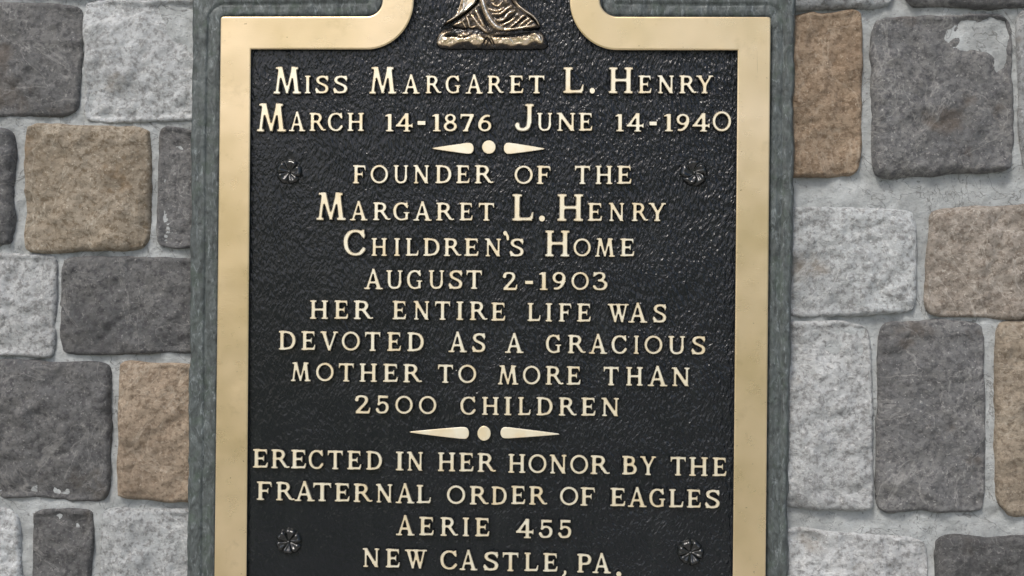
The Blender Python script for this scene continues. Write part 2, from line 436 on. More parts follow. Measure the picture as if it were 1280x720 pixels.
# ---------------------------------------------------------------- weathered backing slab round the border
slab = thing('backing_slab', 'weathered grey-green slab edge framing the bronze plaque against the stone wall', 'slab'); slab['kind'] = 'thing'
bl = PW(SLABL, 360)[0]; br = PW(992, 180)[0]
corners = [PW(243, -400), PW(996, -400), PW(996, 0), PW(982, 845), PW(231, 845)]
C2 = np.array(corners)
gx = np.arange(bl-.012, br+.016, .0011); gz = np.arange(PW(640, 850)[1], PW(640, -405)[1], .0016)
X, Z = np.meshgrid(gx, gz)
dn = sdf_poly(O2[::2], X, Z)
keep = dn > -.010
wobble = .0010*fbm(X*3, Z*28, 9, 4)+.0006*fbm(X*90, Z*90, 8, 3)
do = -sdf_poly(C2, X, Z) + wobble       # + inside the slab
dd = dn/K                                # pixels outward from the border
ridge = np.exp(-((dd-9+1.0*fbm(X*4, Z*12, 4, 2))/1.6)**2)*.0005*np.clip(.5+vnoise(X*12, Z*12, 77), 0, 1)
groove = -np.exp(-((dd-1.5)/1.6)**2)*.0020
lip = .0012/(1+np.exp(-(dd-19-1.3*fbm(X*3, Z*9, 14, 3))/1.0))
groove2 = -np.exp(-((dd-18-1.3*fbm(X*3, Z*9, 14, 3))/1.0)**2)*.0011
edge = -np.clip(1-do/.0028, 0, 4)**2*.0036
H = -.0026+ridge+groove+lip+groove2+.0007*fbm(X*120, Z*60, 21, 4)
H = H+edge
H = np.maximum(H, -.020)
me, _ = gridmesh('slab', X, -H, Z, mask=keep & (do > -.0028))
o = link('slab_face', me, PATINA, slab)

# ---------------------------------------------------------------- glyphs (cap height 100) as signed distance fields
def q_poly(pts):
    def f(X, Y):
        P = np.array(pts, float); d = np.full(X.shape, 1e9); ins = np.zeros(X.shape, bool); n = len(P)
        for i in range(n):
            a, b = P[i], P[(i+1) % n]; ab = b-a; t = np.clip(((X-a[0])*ab[0]+(Y-a[1])*ab[1])/max(ab@ab, 1e-9), 0, 1)
            d = np.minimum(d, np.hypot(X-a[0]-ab[0]*t, Y-a[1]-ab[1]*t))
            c = ((a[1] > Y) != (b[1] > Y)); xi = ab[0]*(Y-a[1])/(ab[1] if abs(ab[1]) > 1e-9 else 1e-9)+a[0]
            ins ^= (c & (X < xi))
        return np.where(ins, -d, d)
    return f
def box(x0, y0, x1, y1): return q_poly([(x0, y0), (x1, y0), (x1, y1), (x0, y1)])
def diag(x0, y0, x1, y1, w, w1=None):
    w1 = w1 or w
    return q_poly([(x0-w/2, y0), (x0+w/2, y0), (x1+w1/2, y1), (x1-w1/2, y1)])
def catmull(P, n=10):
    P = [np.array(p, float) for p in P]; Q = [2*P[0]-P[1]]+P+[2*P[-1]-P[-2]]; out = []
    for i in range(1, len(Q)-2):
        p0, p1, p2, p3 = Q[i-1:i+3]
        for t in np.linspace(0, 1, n, endpoint=False):
            out.append(.5*((2*p1)+(-p0+p2)*t+(2*p0-5*p1+4*p2-p3)*t*t+(-p0+3*p1-3*p2+p3)*t**3))
    out.append(P[-1]); return out
def stroke(P, thin=11, thick=18, n=8):
    pts = catmull(P, n)
    def f(X, Y):
        d = np.full(X.shape, 1e9)
        for a, b in zip(pts[:-1], pts[1:]):
            ab = b-a; L = math.hypot(*ab)
            w = thin+(thick-thin)*(abs(ab[1])/max(L, 1e-9))**1.6
            t = np.clip(((X-a[0])*ab[0]+(Y-a[1])*ab[1])/max(L*L, 1e-9), 0, 1)
            d = np.minimum(d, np.hypot(X-a[0]-ab[0]*t, Y-a[1]-ab[1]*t)-w/2)
        return d
    return f
def ring(cx, cy, rx, ry, thin=11, thick=15):
    P = [(cx+rx*math.cos(a), cy+ry*math.sin(a)) for a in np.linspace(0, 2*math.pi, 33)]
    return stroke(P, thin, thick, 2)
T_, t_ = 19, 11
def ser(x, y, up, hw=17, h=7): return box(x-hw, y if up else y-h, x+hw, y+h if up else y)
def stem(x, w=T_, y0=0, y1=100, top=1, bot=1):
    s = [box(x-w/2, y0, x+w/2, y1)]
    if top: s.append(ser(x, y1, False, w/2+8))
    if bot: s.append(ser(x, y0, True, w/2+8))
    return s
tick = lambda x, y0, y1, w=10: q_poly([(x, y0), (x-w, y0), (x-3.5, y1), (x+1, y1)])
def leg(): return [q_poly([(40, 52), (60, 52), (90, 8), (74, 4)]), stroke([(80, 9), (88, 5), (98, 7)], 8, 8)]
def bowl_r(): return stroke([(16, 94.5), (44, 94.5), (60, 90), (68, 74), (60, 57), (44, 52), (16, 52)], 11, 18)
G = {
 'I': stem(18),
 'H': stem(20)+stem(84)+[box(20, 45, 84, 56)],
 'E': stem(20)+[box(16, 89, 72, 100), box(16, 0, 74, 11), box(20, 45, 56, 56), tick(73, 92, 74), tick(77, 8, 28, 12), q_poly([(56, 66), (52, 56), (52, 45), (56, 35), (59, 35), (59, 66)])],
 'F': stem(20)+[box(16, 89, 72, 100), box(20, 45, 56, 56), tick(75, 92, 72), q_poly([(56, 66), (52, 56), (52, 45), (56, 35), (59, 35), (59, 66)])],
 'L': stem(20)+[box(16, 0, 74, 11), tick(78, 8, 32, 12)],
 'T': stem(47, top=0)+[box(6, 89, 88, 100), q_poly([(3, 100), (14, 92), (8, 74), (3, 74)]), q_poly([(91, 100), (80, 92), (86, 74), (91, 74)])],
 'D': stem(20)+[stroke([(16, 94.5), (42, 94.5), (66, 88), (80, 70), (84, 50), (80, 30), (66, 12), (42, 5.5), (16, 5.5)], 11, 18)],
 'O': [ring(50, 50, 43, 45, 11, 15)],
 'C': [stroke([(84, 78), (70, 91), (48, 95), (26, 87), (13, 68), (11, 48), (16, 27), (30, 11), (50, 5), (70, 9), (86, 25)], 10, 18), q_poly([(80, 100), (88, 100), (88, 68), (84, 68), (74, 88)])],
 'G': [stroke([(82, 78), (68, 91), (48, 95), (26, 87), (13, 68), (11, 48), (16, 27), (30, 11), (50, 5), (70, 8), (82, 14)], 10, 18), q_poly([(78, 100), (86, 100), (86, 68), (82, 68), (72, 88)]), box(73, 6, 88, 44), box(62, 40, 97, 47)],
 'U': stem(20, 18, 34, 100, bot=0)+stem(84, 13, 34, 100, bot=0)+[stroke([(20, 40), (23, 20), (36, 7), (52, 5), (70, 9), (81, 22), (84, 40)], 11, 16)],
 'R': stem(20)+[bowl_r()]+leg(),
 'P': stem(20)+[stroke([(16, 94.5), (46, 94.5), (63, 89), (71, 72), (63, 53), (46, 47), (16, 47)], 11, 18)],
 'B': stem(20)+[stroke([(16, 94.5), (44, 94.5), (58, 90), (64, 76), (57, 60), (42, 54), (16, 54)], 11, 17), stroke([(16, 54), (48, 53), (66, 46), (74, 29), (66, 11), (48, 5.5), (16, 5.5)], 11, 18)],
 'S': [stroke([(67, 84), (55, 93), (38, 95), (21, 88), (16, 74), (24, 61), (42, 52), (60, 41), (66, 26), (58, 10), (38, 5), (22, 8), (10, 20)], 12, 17), q_poly([(64, 100), (71, 100), (71, 68), (67, 68), (59, 88)]), q_poly([(7, 0), (14, 0), (20, 12), (11, 32), (7, 32)])],
 'N': stem(18, 12, top=0)+[ser(13, 100, False, 13), diag(16, 100, 84, 0, 22), box(78, 2, 90, 100), ser(84, 100, False, 14)],
 'M': [diag(16, 0, 30, 100, 13), ser(16, 0, True, 15), q_poly([(20, 100), (42, 100), (68, 2), (58, 2)]), q_poly([(84, 100), (97, 100), (68, 2), (58, 2)]), diag(108, 0, 94, 100, 20), ser(108, 0, True, 19), ser(24, 100, False, 14), ser(98, 100, False, 15)],
 'V': [q_poly([(8, 100), (30, 100), (56, 0), (44, 0)]), q_poly([(78, 100), (90, 100), (56, 0), (46, 0)]), ser(18, 100, False, 17), ser(84, 100, False, 14)],
 'W': [q_poly([(8, 100), (29, 100), (50, 0), (39, 0)]), q_poly([(62, 100), (72, 100), (50, 0), (40, 0)]), q_poly([(48, 100), (69, 100), (90, 0), (79, 0)]), q_poly([(102, 100), (113, 100), (90, 0), (80, 0)]), box(0, 93, 122, 100)],
 'Y': stem(50, y1=48, top=0)+[q_poly([(6, 100), (28, 100), (60, 42), (42, 42)]), q_poly([(80, 100), (92, 100), (60, 42), (44, 42)]), ser(16, 100, False, 17), ser(86, 100, False, 14)],
 'A': [q_poly([(46, 106), (55, 106), (24, 0), (11, 0)]), q_poly([(46, 106), (58, 106), (96, 0), (73, 0)]), box(26, 30, 76, 41), ser(17, 0, True, 17), ser(85, 0, True, 20)],
 'J': [box(55, 30, 74, 100), ser(64.5, 100, False, 19), stroke([(64, 38), (60, 18), (48, 7), (32, 5), (18, 10), (12, 20)], 11, 18), stroke([(12, 20), (14, 22)], 17, 17)],
 '1': [box(16, 0, 36, 100), q_poly([(2, 92), (16, 100), (32, 100), (30, 88), (18, 88), (2, 86)]), ser(26, 0, True, 20)],
 '2': [stroke([(12, 76), (18, 90), (34, 95), (54, 91), (62, 76), (56, 58), (38, 36), (18, 12)], 11, 17), box(8, 0, 76, 13), tick(80, 9, 32, 12), stroke([(13, 75), (14, 75)], 16, 16)],
 '3': [stroke([(12, 84), (26, 94), (46, 94), (58, 84), (58, 70), (48, 58), (34, 54)], 10, 16), stroke([(34, 54), (54, 50), (68, 38), (68, 22), (56, 8), (36, 5), (20, 8), (10, 20)], 10, 17), q_poly([(6, 100), (12, 100), (20, 88), (8, 74), (5, 74)])],
 '4': [q_poly([(56, 104), (68, 104), (24, 32), (6, 32)]), box(5, 28, 92, 39), box(55, 2, 73, 103), q_poly([(90, 22), (96, 22), (96, 46), (92, 46), (84, 34)]), ser(64, 0, True, 18)],
 '5': [box(18, 86, 76, 100), box(16, 48, 27, 98), stroke([(20, 52), (36, 61), (54, 60), (69, 48), (71, 28), (60, 10), (40, 5), (22, 8), (11, 22)], 11, 18), stroke([(12, 22), (13, 22)], 15, 15)],
 '6': [ring(44, 31, 29, 26, 11, 17), stroke([(68, 88), (50, 88), (30, 74), (17, 52), (15, 32)], 12, 18)],
 '9': [ring(42, 69, 29, 26, 11, 17), stroke([(18, 9), (36, 10), (56, 24), (69, 48), (71, 68)], 12, 18)],
 '8': [ring(40, 75, 23, 20, 10, 16), ring(40, 28, 29, 23, 11, 17)],
 '7': [box(8, 86, 80, 100), q_poly([(60, 90), (80, 90), (44, 0), (24, 0)]), q_poly([(5, 100), (14, 90), (10, 72), (5, 72)]), ser(34, 0, True, 16)],
 '-': [box(0, 0, 50, 100)],
 '.': [stroke([(50, 50), (50.1, 50)], 84, 84)],
 ',': [stroke([(60, 78), (66, 70), (60, 45), (30, 10)], 36, 40)],
 "'": [stroke([(30, 82), (31, 82)], 50, 50), stroke([(34, 80), (58, 55), (66, 20)], 30, 34)],
 'o': [ring(50, 50, 42, 42, 16, 16)],
}
DEP = {'-': 1, '.': 1}
def contours(F_, x, y):
    """marching squares, linked into closed loops"""
    ny, nx = F_.shape; seg = {}
    ins = F_ < 0
    code = ins[:-1, :-1]*1 + ins[:-1, 1:]*2 + ins[1:, 1:]*4 + ins[1:, :-1]*8
    def pt(e):
        k, j, i = e
        if k == 0: a, b = F_[j, i], F_[j, i+1]; t = a/(a-b); return (x[i]+(x[i+1]-x[i])*t, y[j])
        a, b = F_[j, i], F_[j+1, i]; t = a/(a-b); return (x[i], y[j]+(y[j+1]-y[j])*t)
    tab = {1: [(3, 0)], 2: [(0, 1)], 3: [(3, 1)], 4: [(1, 2)], 5: [(3, 0), (1, 2)], 6: [(0, 2)], 7: [(3, 2)], 8: [(2, 3)], 9: [(2, 0)], 10: [(2, 3), (0, 1)], 11: [(2, 1)], 12: [(1, 3)], 13: [(1, 0)], 14: [(0, 3)]}
    for j, i in zip(*np.nonzero((code > 0) & (code < 15))):
        E = [(0, j, i), (1, j, i+1), (0, j+1, i), (1, j, i)]
        for a, b in tab[int(code[j, i])]: seg[E[a]] = E[b]
    loops = []
    while seg:
        s = next(iter(seg)); cur = s; L = []
        while cur in seg:
            L.append(pt(cur)); cur = seg.pop(cur)
        loops.append(np.array(L))
    return loops
def simplify(L, tol):
    n = len(L); keep = np.zeros(n, bool); far = int(np.argmax(np.hypot(*(L-L[0]).T))); keep[[0, far]] = True
    st = [(0, far), (far, n)]
    while st:
        a, b = st.pop()
        if b-a < 2: continue
        A, B = L[a], L[b % n]; ab = B-A; P = L[a+1:b]-A
        d = np.abs(P[:, 0]*ab[1]-P[:, 1]*ab[0])/max(np.hypot(*ab), 1e-9)
        k = int(np.argmax(d))
        if d[k] > tol: keep[a+1+k] = True; st += [(a, a+1+k), (a+1+k, b)]
    return L[keep]
HL = .0042
glyph_cache = {}
def flank(me):
    # the enamel runs up the sides of the raised work; only the tops and their rims are polished
    lo = -HL+.0012
    me.polygons.foreach_set('material_index', [1 if (len(p.vertices) == 4 and max(me.vertices[i].co.y for i in p.vertices) > lo) else 0 for p in me.polygons])
def glyph(ch, bevel=3.2):
    """mesh with x in 0..1 over its own width, z in 0..1 over the cap height, y real depth"""
    if ch in glyph_cache: return glyph_cache[ch]
    x = np.arange(-16, 140, 1.3); y = np.arange(-16, 124, 1.3); X, Y = np.meshgrid(x, y)
    Fd = None
    for p in G[ch]:
        d = p(X, Y)
        if Fd is None: Fd = d
        else:
            k = 4.5; h = np.clip(.5+.5*(d-Fd)/k, 0, 1); Fd = d*(1-h)+Fd*h-k*h*(1-h)
    for _ in range(2):                    # soften as a casting is
        P = np.pad(Fd, 1, 'edge'); Fd = (P[:-2, 1:-1]+P[2:, 1:-1]+P[1:-1, :-2]+P[1:-1, 2:]+2*Fd)/6
    Fd = Fd-(1.3 if ch not in '-.,o' else 0)
    gy, gx = np.gradient(Fd, 1.3); gl = np.maximum(np.hypot(gx, gy), 1e-6)
    x_lo, x_hi = X[Fd < 0].min(), X[Fd < 0].max()
    y_lo, y_hi = Y[Fd < 0].min(), Y[Fd < 0].max()
    if ch in '-.,\'o': sz0, sz1 = y_lo, y_hi
    elif ch in 'AM4': sz0, sz1 = 0, 101
    else: sz0, sz1 = min(y_lo, 0), max(y_hi, 100)
    def samp(A, p):
        fx = np.clip((p[:, 0]-x[0])/1.3, 0, len(x)-1.001); fy = np.clip((p[:, 1]-y[0])/1.3, 0, len(y)-1.001)
        i, j = fx.astype(int), fy.astype(int); a, b = fx-i, fy-j
        return (A[j, i]*(1-a)+A[j, i+1]*a)*(1-b)+(A[j+1, i]*(1-a)+A[j+1, i+1]*a)*b
    vs, fs, tops = [], [], []
    for L in contours(Fd, x, y):
        if len(L) < 8: continue
        L = simplify(L, .35)
        if len(L) < 4: continue
        g = np.stack([samp(gx/gl, L), samp(gy/gl, L)], 1); gn = np.maximum(np.hypot(g[:, 0], g[:, 1]), .3)[:, None]; g = g/gn
        n = len(L); base = len(vs)
        for off, h in ((-3.4, HL), (-.4, HL-.0007), (1.0, HL-.0013), (3.4, -.0008)):
            for p in L+g*off: vs.append((p[0], -h, p[1]))
        for r in range(3):
            for i in range(n):
                j = (i+1) % n
                fs.append((base+r*n+i, base+(r+1)*n+i, base+(r+1)*n+j, base+r*n+j))
        tops.append((base, n))
    polys = [[Vector((vs[b+i][0], vs[b+i][2], 0)) for i in range(n)] for b, n in tops]
    flat = [b+i for b, n in tops for i in range(n)]
    for t in tessellate_polygon(polys): fs.append(tuple(flat[i] for i in t))
    wx = x_hi-x_lo; wz = sz1-sz0
    vs = [((v[0]-x_lo)/wx, v[1], (v[2]-sz0)/wz) for v in vs]
    me = mesh('letter', vs, fs)
    bm = bmesh.new(); bm.from_mesh(me)
    for f in bm.faces:
        f.normal_update()
        if len(f.verts) == 3 and f.normal.y > 0: f.normal_flip()
    bm.to_mesh(me); bm.free()
    sm = np.array([len(p.vertices) == 4 for p in me.polygons]); me.polygons.foreach_set('use_smooth', sm)
    me.materials.append(LETTER); me.materials.append(FIELD)
    flank(me)
    glyph_cache[ch] = me
    return me

# every letter as read from the photograph: (crop origin, zoom), then the runs
def place(ch, x0, x1, top, base, name=None):
    me = glyph(ch)
    if ch == '-': top, base = top+.7, base-.9
    a = PW(x0, (top+base)/2, HL); b = PW(x1, (top+base)/2, HL)
    xm = (x0+x1)/2
    z0 = PW(xm, base, HL)[1]; z1 = PW(xm, top, HL)[1]
    if name is None:
        name = {'.': 'full_stop', '-': 'hyphen', ',': 'comma', "'": 'apostrophe', 'o': 'ornament_dot'}.get(ch, 'numeral' if ch.isdigit() else 'letter')
    o = link(name, me, None, plaque, (a[0], 0, z0)); o.scale = (b[0]-a[0], 1, z1-z0)
    return o
def run(org, zoom, items, top, base, base2=None, x_ref=(0, 1280)):
    """items: (char, x0, x1[, top, base]) in crop pixels; the base line may drop linearly across the crop"""
    for it in items:
        ch, a, b = it[:3]; tp, bs = (it[3], it[4]) if len(it) > 3 else (top, base)
        d = 0
        if base2 is not None: d = (base2-base)*((a+b)/2-x_ref[0])/(x_ref[1]-x_ref[0])
        place(ch, org[0]+a/zoom, org[0]+b/zoom, org[1]+(tp+d)/zoom, org[1]+(bs+d)/zoom)
c1, c2, c3, c4, c5, c6, c7, c8 = (310, 70), (610, 70), (390, 170), (610, 170), (380, 280), (600, 280), (340, 405), (610, 405)
z5, z4 = 5.333, 4.571
B1 = (55, 188); B2 = (238, 377)
run(c1, 4, [('M', 128, 265)+B1, ('I', 283, 313), ('S', 335, 403), ('S', 425, 498), ('M', 607, 742)+B1, ('A', 772, 860), ('R', 888, 968), ('G', 987, 1062), ('A', 1088, 1175), ('R', 1197, 1280)], 97, 188)
run(c2, 4, [('E', 107, 178), ('T', 203, 283), ('L', 377, 480)+B1, ('.', 508, 535, 159, 188), ('H', 605, 725)+B1, ('E', 752, 818), ('N', 848, 930), ('R', 957, 1045), ('Y', 1040, 1127)], 96, 188)
run(c1, 4, [('M', 45, 190)+B2, ('A', 205, 287), ('R', 307, 390), ('C', 398, 475), ('H', 497, 580)], 283, 376)
run(c1, 4, [('1', 685, 728), ('4', 738, 825), ('-', 847, 888, 322, 348), ('1', 920, 965), ('8', 978, 1045), ('7', 1062, 1130), ('6', 1150, 1217)], 289, 378)
run(c2, 4, [('J', 135, 230)+B2, ('U', 245, 322), ('N', 343, 437), ('E', 455, 523)], 283, 376)
run(c2, 4, [('1', 637, 680), ('4', 693, 780), ('-', 807, 845, 325, 350), ('1', 880, 925), ('9', 942, 1008), ('4', 1022, 1110), ('O', 1122, 1217, 276, 378)], 289, 378)
run(c3, z5, [('F', 273, 358), ('O', 388, 508), ('U', 543, 642), ('N', 675, 780), ('D', 822, 930), ('E', 962, 1052), ('R', 1085, 1212)], 193, 318)
run(c4, z5, [('O', 175, 300), ('F', 325, 418), ('T', 578, 682), ('H', 717, 830), ('E', 860, 958)], 197, 322)
run(c3, z5, [('M', 30, 225, 378, 559), ('A', 252, 372), ('R', 407, 525), ('G', 540, 650), ('A', 675, 800), ('R', 828, 950), ('E', 983, 1072), ('T', 1110, 1215)], 439, 561, 567)
B4 = (386, 569)
run(c4, z5, [('L', 162, 305)+B4, ('.', 340, 380, 530, 570), ('H', 463, 635)+B4, ('E', 665, 762), ('N', 805, 908), ('R', 960, 1070), ('Y', 1070, 1188)], 445, 569)
run(c5, z5, [('C', 262, 412, 36, 212), ('H', 450, 553), ('I', 600, 640), ('L', 678, 765), ('D', 795, 905), ('R', 932, 1050), ('E', 1070, 1165)], 91, 213, 217)
run(c6, z5, [('N', 33, 140), ("'", 155, 195, 46, 110), ('S', 197, 292), ('H', 435, 597, 42, 219), ('O', 622, 740), ('M', 768, 900), ('E', 935, 1030)], 96, 218)
run(c5, z5, [('A', 400, 527), ('U', 548, 658), ('G', 685, 788), ('U', 830, 935), ('S', 963, 1057), ('T', 1082, 1187)], 307, 435)
run(c6, z5, [('2', 150, 250), ('-', 300, 355, 375, 405), ('1', 393, 453), ('9', 482, 572), ('O', 608, 727), ('3', 752, 852)], 320, 442)
run(c5, z5, [('H', 40, 160), ('E', 202, 295), ('R', 332, 462), ('E', 590, 682), ('N', 730, 835), ('T', 872, 975), ('I', 1015, 1063), ('R', 1105, 1225)], 507, 634, 644)
run(c6, z5, [('E', 75, 170), ('L', 317, 405), ('I', 437, 482), ('F', 525, 610), ('E', 647, 740), ('W', 850, 993), ('A', 990, 1117), ('S', 1152, 1243)], 522, 647, 660)
run(c7, z4, [('D', 38, 135), ('E', 168, 248), ('V', 275, 378), ('O', 397, 503), ('T', 530, 620), ('E', 658, 738), ('D', 773, 868), ('A', 1008, 1115), ('S', 1142, 1220)], 38, 149, 164)
run(c8, z4, [('A', 97, 205), ('G', 330, 418), ('R', 457, 560), ('A', 577, 683), ('C', 705, 795), ('I', 833, 863), ('O', 893, 998), ('U', 1030, 1127), ('S', 1162, 1243)], 57, 164, 177)
run(c7, z4, [('M', 108, 220), ('O', 250, 353), ('T', 380, 468), ('H', 500, 600), ('E', 635, 720), ('R', 750, 858), ('T', 947, 1035), ('O', 1063, 1168)], 218, 325, 342)
run(c8, z4, [('M', 57, 173), ('O', 198, 300), ('R', 330, 433), ('E', 450, 530), ('T', 660, 748), ('H', 790, 885), ('A', 913, 1027), ('N', 1050, 1152)], 236, 345, 359)
run(c7, z4, [('2', 472, 562), ('5', 592, 668), ('O', 703, 805), ('O', 838, 940), ('C', 1075, 1165), ('H', 1200, 1296)], 401, 506, 522)
run(c8, z4, [('I', 92, 135), ('L', 172, 245), ('D', 277, 370), ('R', 405, 508), ('E', 533, 615), ('N', 648, 748)], 415, 522, 534)
s1, s2, s3, s4 = (310, 525), (610, 525), (440, 635), (600, 635); z3, z6 = 4.129, 6.4
run(s1, z3, [('E', 25, 103), ('R', 120, 215), ('E', 222, 300), ('C', 312, 390), ('T', 410, 490), ('E', 512, 585), ('D', 610, 692), ('I', 762, 803), ('N', 820, 903), ('H', 980, 1070), ('E', 1090, 1165), ('R', 1185, 1281)], 149, 248, 271)
run(s2, z3, [('H', 105, 193), ('O', 208, 303), ('N', 318, 405), ('O', 423, 518), ('R', 530, 630), ('B', 693, 770), ('Y', 785, 868), ('T', 942, 1022), ('H', 1040, 1135), ('E', 1160, 1232)], 173, 272, 294)
run(s1, z3, [('F', 45, 123), ('R', 145, 240), ('A', 240, 345), ('T', 335, 430), ('E', 448, 525), ('R', 545, 643), ('N', 660, 745), ('A', 762, 860), ('L', 870, 945), ('O', 1025, 1122), ('R', 1145, 1243), ('D', 1257, 1336)], 316, 413, 440)
run(s2, z3, [('E', 120, 193), ('R', 213, 307), ('O', 370, 467), ('F', 478, 553), ('E', 632, 710), ('A', 722, 820), ('G', 832, 915), ('L', 935, 1010), ('E', 1027, 1100), ('S', 1120, 1197)], 337, 434, 460)
run(s3, z6, [('A', 352, 502), ('E', 538, 655), ('R', 708, 850), ('I', 885, 937), ('E', 985, 1100)], 60, 212, 236)
run(s4, z6, [('4', 287, 430), ('5', 470, 582), ('5', 625, 732)], 92, 240, 248)
run(s3, z6, [('N', 85, 217), ('E', 270, 383), ('W', 422, 600), ('C', 705, 843), ('A', 860, 1005), ('S', 1050, 1172), ('T', 1204, 1332)], 318, 471, 509)
run(s4, z6, [('L', 355, 468), ('E', 505, 622), (',', 655, 692, 484, 541), ('P', 778, 892), ('A', 900, 1050), ('.', 1090, 1132, 483, 525)], 348, 500, 530)

# spear ornaments and dots
def spear(tip, body, ymid_tip, y0, y1, name='spear_ornament'):
    """tapered bar, rounded at the thick end"""
    sg = 1 if body > tip else -1; r = (y1-y0)/2; yc = (y0+y1)/2
    pts = [(tip, ymid_tip)]
    L = abs(body-tip)
    rr = []
    for t in np.linspace(.03, 1, 14):
        x = tip+sg*(L-r*.75)*t; w = r*min(1, .06+t**.9)
        rr.append((x, ymid_tip+(yc-ymid_tip)*t, w))
    loop = [(x, y-w) for x, y, w in rr]
    x, y, w = rr[-1]
    loop += [(x+sg*r*.75*math.sin(a), y-w*math.cos(a)) for a in np.linspace(0, math.pi, 9)[1:-1]]
    loop += [(x, y+w) for x, y, w in rr[::-1]]
    loop = [(tip, ymid_tip)]+loop
    P = np.array([PW(x, y, HL) for x, y in loop]); c = P.mean(0)
    A = .5*np.sum(P[:, 0]*np.roll(P[:, 1], -1)-np.roll(P[:, 0], -1)*P[:, 1])
    if A < 0: P = P[::-1]
    tg = np.roll(P, -1, 0)-np.roll(P, 1, 0); tg /= np.linalg.norm(tg, axis=1, keepdims=True)
    nr = np.stack([tg[:, 1], -tg[:, 0]], 1); n = len(P); vs = []; fs = []
    for off, h in ((-.5*K, HL), (0, HL-.0004), (.35*K, HL-.0013), (.9*K, -.0008)):
        vs += [(p[0]-c[0], -h, p[1]-c[1]) for p in P+nr*off]
    for r_ in range(3):
        fs += [(r_*n+i, (r_+1)*n+i, (r_+1)*n+(i+1) % n, r_*n+(i+1) % n) for i in range(n)]
    tri = tessellate_polygon([[Vector((v[0], v[2], 0)) for v in vs[:n]]]); fs += [tuple(t) for t in tri]
    me = mesh(name, vs, fs); bm = bmesh.new(); bm.from_mesh(me)
    for f in bm.faces:
        f.normal_update()
        if len(f.verts) == 3 and f.normal.y > 0: f.normal_flip()
    bm.to_mesh(me); bm.free(); me.materials.append(LETTER); me.materials.append(FIELD); flank(me)
    link(name, me, None, plaque, (c[0], 0, c[1]))
spear(540.3, 592.2, 185.5, 178.6, 192.2); spear(680.8, 629.6, 186.0, 178.4, 192.3)
place('o', 602.4, 619.7, 175.2, 192.4)
spear(511.8, 586.4, 540.2, 534.0, 548.8); spear(699.5, 625.5, 542.8, 534.0, 548.0)
place('o', 596.6, 613.5, 532.3, 551.2)
# the dots are plain discs
for o in [o for o in COL.objects if o.name.startswith('ornament_dot')]:
    bm = bmesh.new(); n = 36; rg = []
    for r, h in ((.46, HL), (.49, HL-.0004), (.505, HL-.0013), (.54, -.0008)):
        rg.append([bm.verts.new((.5+r*math.cos(a), -h, .5+r*math.sin(a))) for a in np.linspace(0, 2*math.pi, n, endpoint=False)])
    bm.faces.new(rg[0])
    for a, b in zip(rg[:-1], rg[1:]):
        for i in range(n): bm.faces.new((a[i], b[i], b[(i+1) % n], a[(i+1) % n]))
    me = bpy.data.meshes.new('ornament_dot'); bm.to_mesh(me); bm.free(); me.materials.append(LETTER); me.materials.append(FIELD); flank(me); o.data = me

# ---------------------------------------------------------------- rosettes over the fixing bolts
def petal_mesh(half_deg, R0, hmax, twist):
    nr, na = 12, 11
    r = np.linspace(.12, 1, nr); a = np.linspace(-1, 1, na); Rr, A = np.meshgrid(r, a)
    ang = np.radians(A*half_deg*(1-.12*(1-Rr)))
    rim = 1-.10*np.abs(A)**3+.02*np.sin(A*5+half_deg)
    rad = Rr*R0*rim
    across = np.clip(1-np.abs(A)**2.6, 0, 1)**.55
    prof = (.36+.64*np.clip((Rr-.1)/.66, 0, 1)**1.1)*np.clip((1.0-Rr)/.30, 0, 1)**.55
    Hh = hmax*prof*(.50+.50*across)*np.where(Rr >= .999, 0, 1)-.0003*(Rr >= .999)
    ang = ang + twist*Rr
    Hh = Hh*(1+.16*fbm(Rr*2.3+half_deg, A*2.1+twist*9, 5, 2)) - hmax*.22*np.exp(-(A/.55)**2-((Rr-.48)/.26)**2)
    X = rad*np.sin(ang); Z = rad*np.cos(ang)
    me, _ = gridmesh('petal', X, -Hh, Z, flip=False)
    return me
def rosette(px, py, r, rot, n=6, hmax=.0058, twist=0., jit=2):
    cx, cz = PW(px, py, .003); R0 = r*K
    bm = bmesh.new(); rings = []
    for rr, h in ((.0, .0012), (.5, .0014), (.88, .0012), (.93, -.0008)):
        if rr == 0: c = bm.verts.new((0, -h, 0)); continue
        rings.append([bm.verts.new((rr*R0*math.cos(t), -h, rr*R0*math.sin(t))) for t in np.linspace(0, 2*math.pi, 30, endpoint=False)])
    for i in range(30):
        bm.faces.new((c, rings[0][i], rings[0][(i+1) % 30]))
        for a, b in zip(rings[:-1], rings[1:]): bm.faces.new((a[i], b[i], b[(i+1) % 30], a[(i+1) % 30]))
    bmesh.ops.recalc_face_normals(bm, faces=bm.faces)
    me = bpy.data.meshes.new('rosette'); bm.to_mesh(me); bm.free()
    ro = link('rosette', me, ROSE, plaque, (cx, 0, cz)); ro.rotation_euler = (0, math.radians(rot), 0)
    pm = petal_mesh(180/n-.3, R0, hmax, twist)
    for i in range(n):
        p = link('petal', pm, ROSE, ro); p.rotation_euler = (math.radians(random.uniform(-jit, jit)), math.radians(360/n*i+random.uniform(-3, 3)), 0)
        s = random.uniform(.95, 1.04); p.scale = (s, random.uniform(.85, 1.1), s)
    bm = bmesh.new(); bmesh.ops.create_uvsphere(bm, u_segments=12, v_segments=8, radius=R0*.12)
    me = bpy.data.meshes.new('centre_bead'); bm.to_mesh(me); bm.free()
    me.polygons.foreach_set('use_smooth', [True]*len(me.polygons))
    link('centre_bead', me, ROSE, ro, (0, -.0030, 0))
rosette(361.5, 214.8, 16.8, 12, n=5); rosette(868, 216, 17.4, 35, n=5, twist=.65)
rosette(360.5, 677.5, 17, 8); rosette(863, 691, 17, -22)

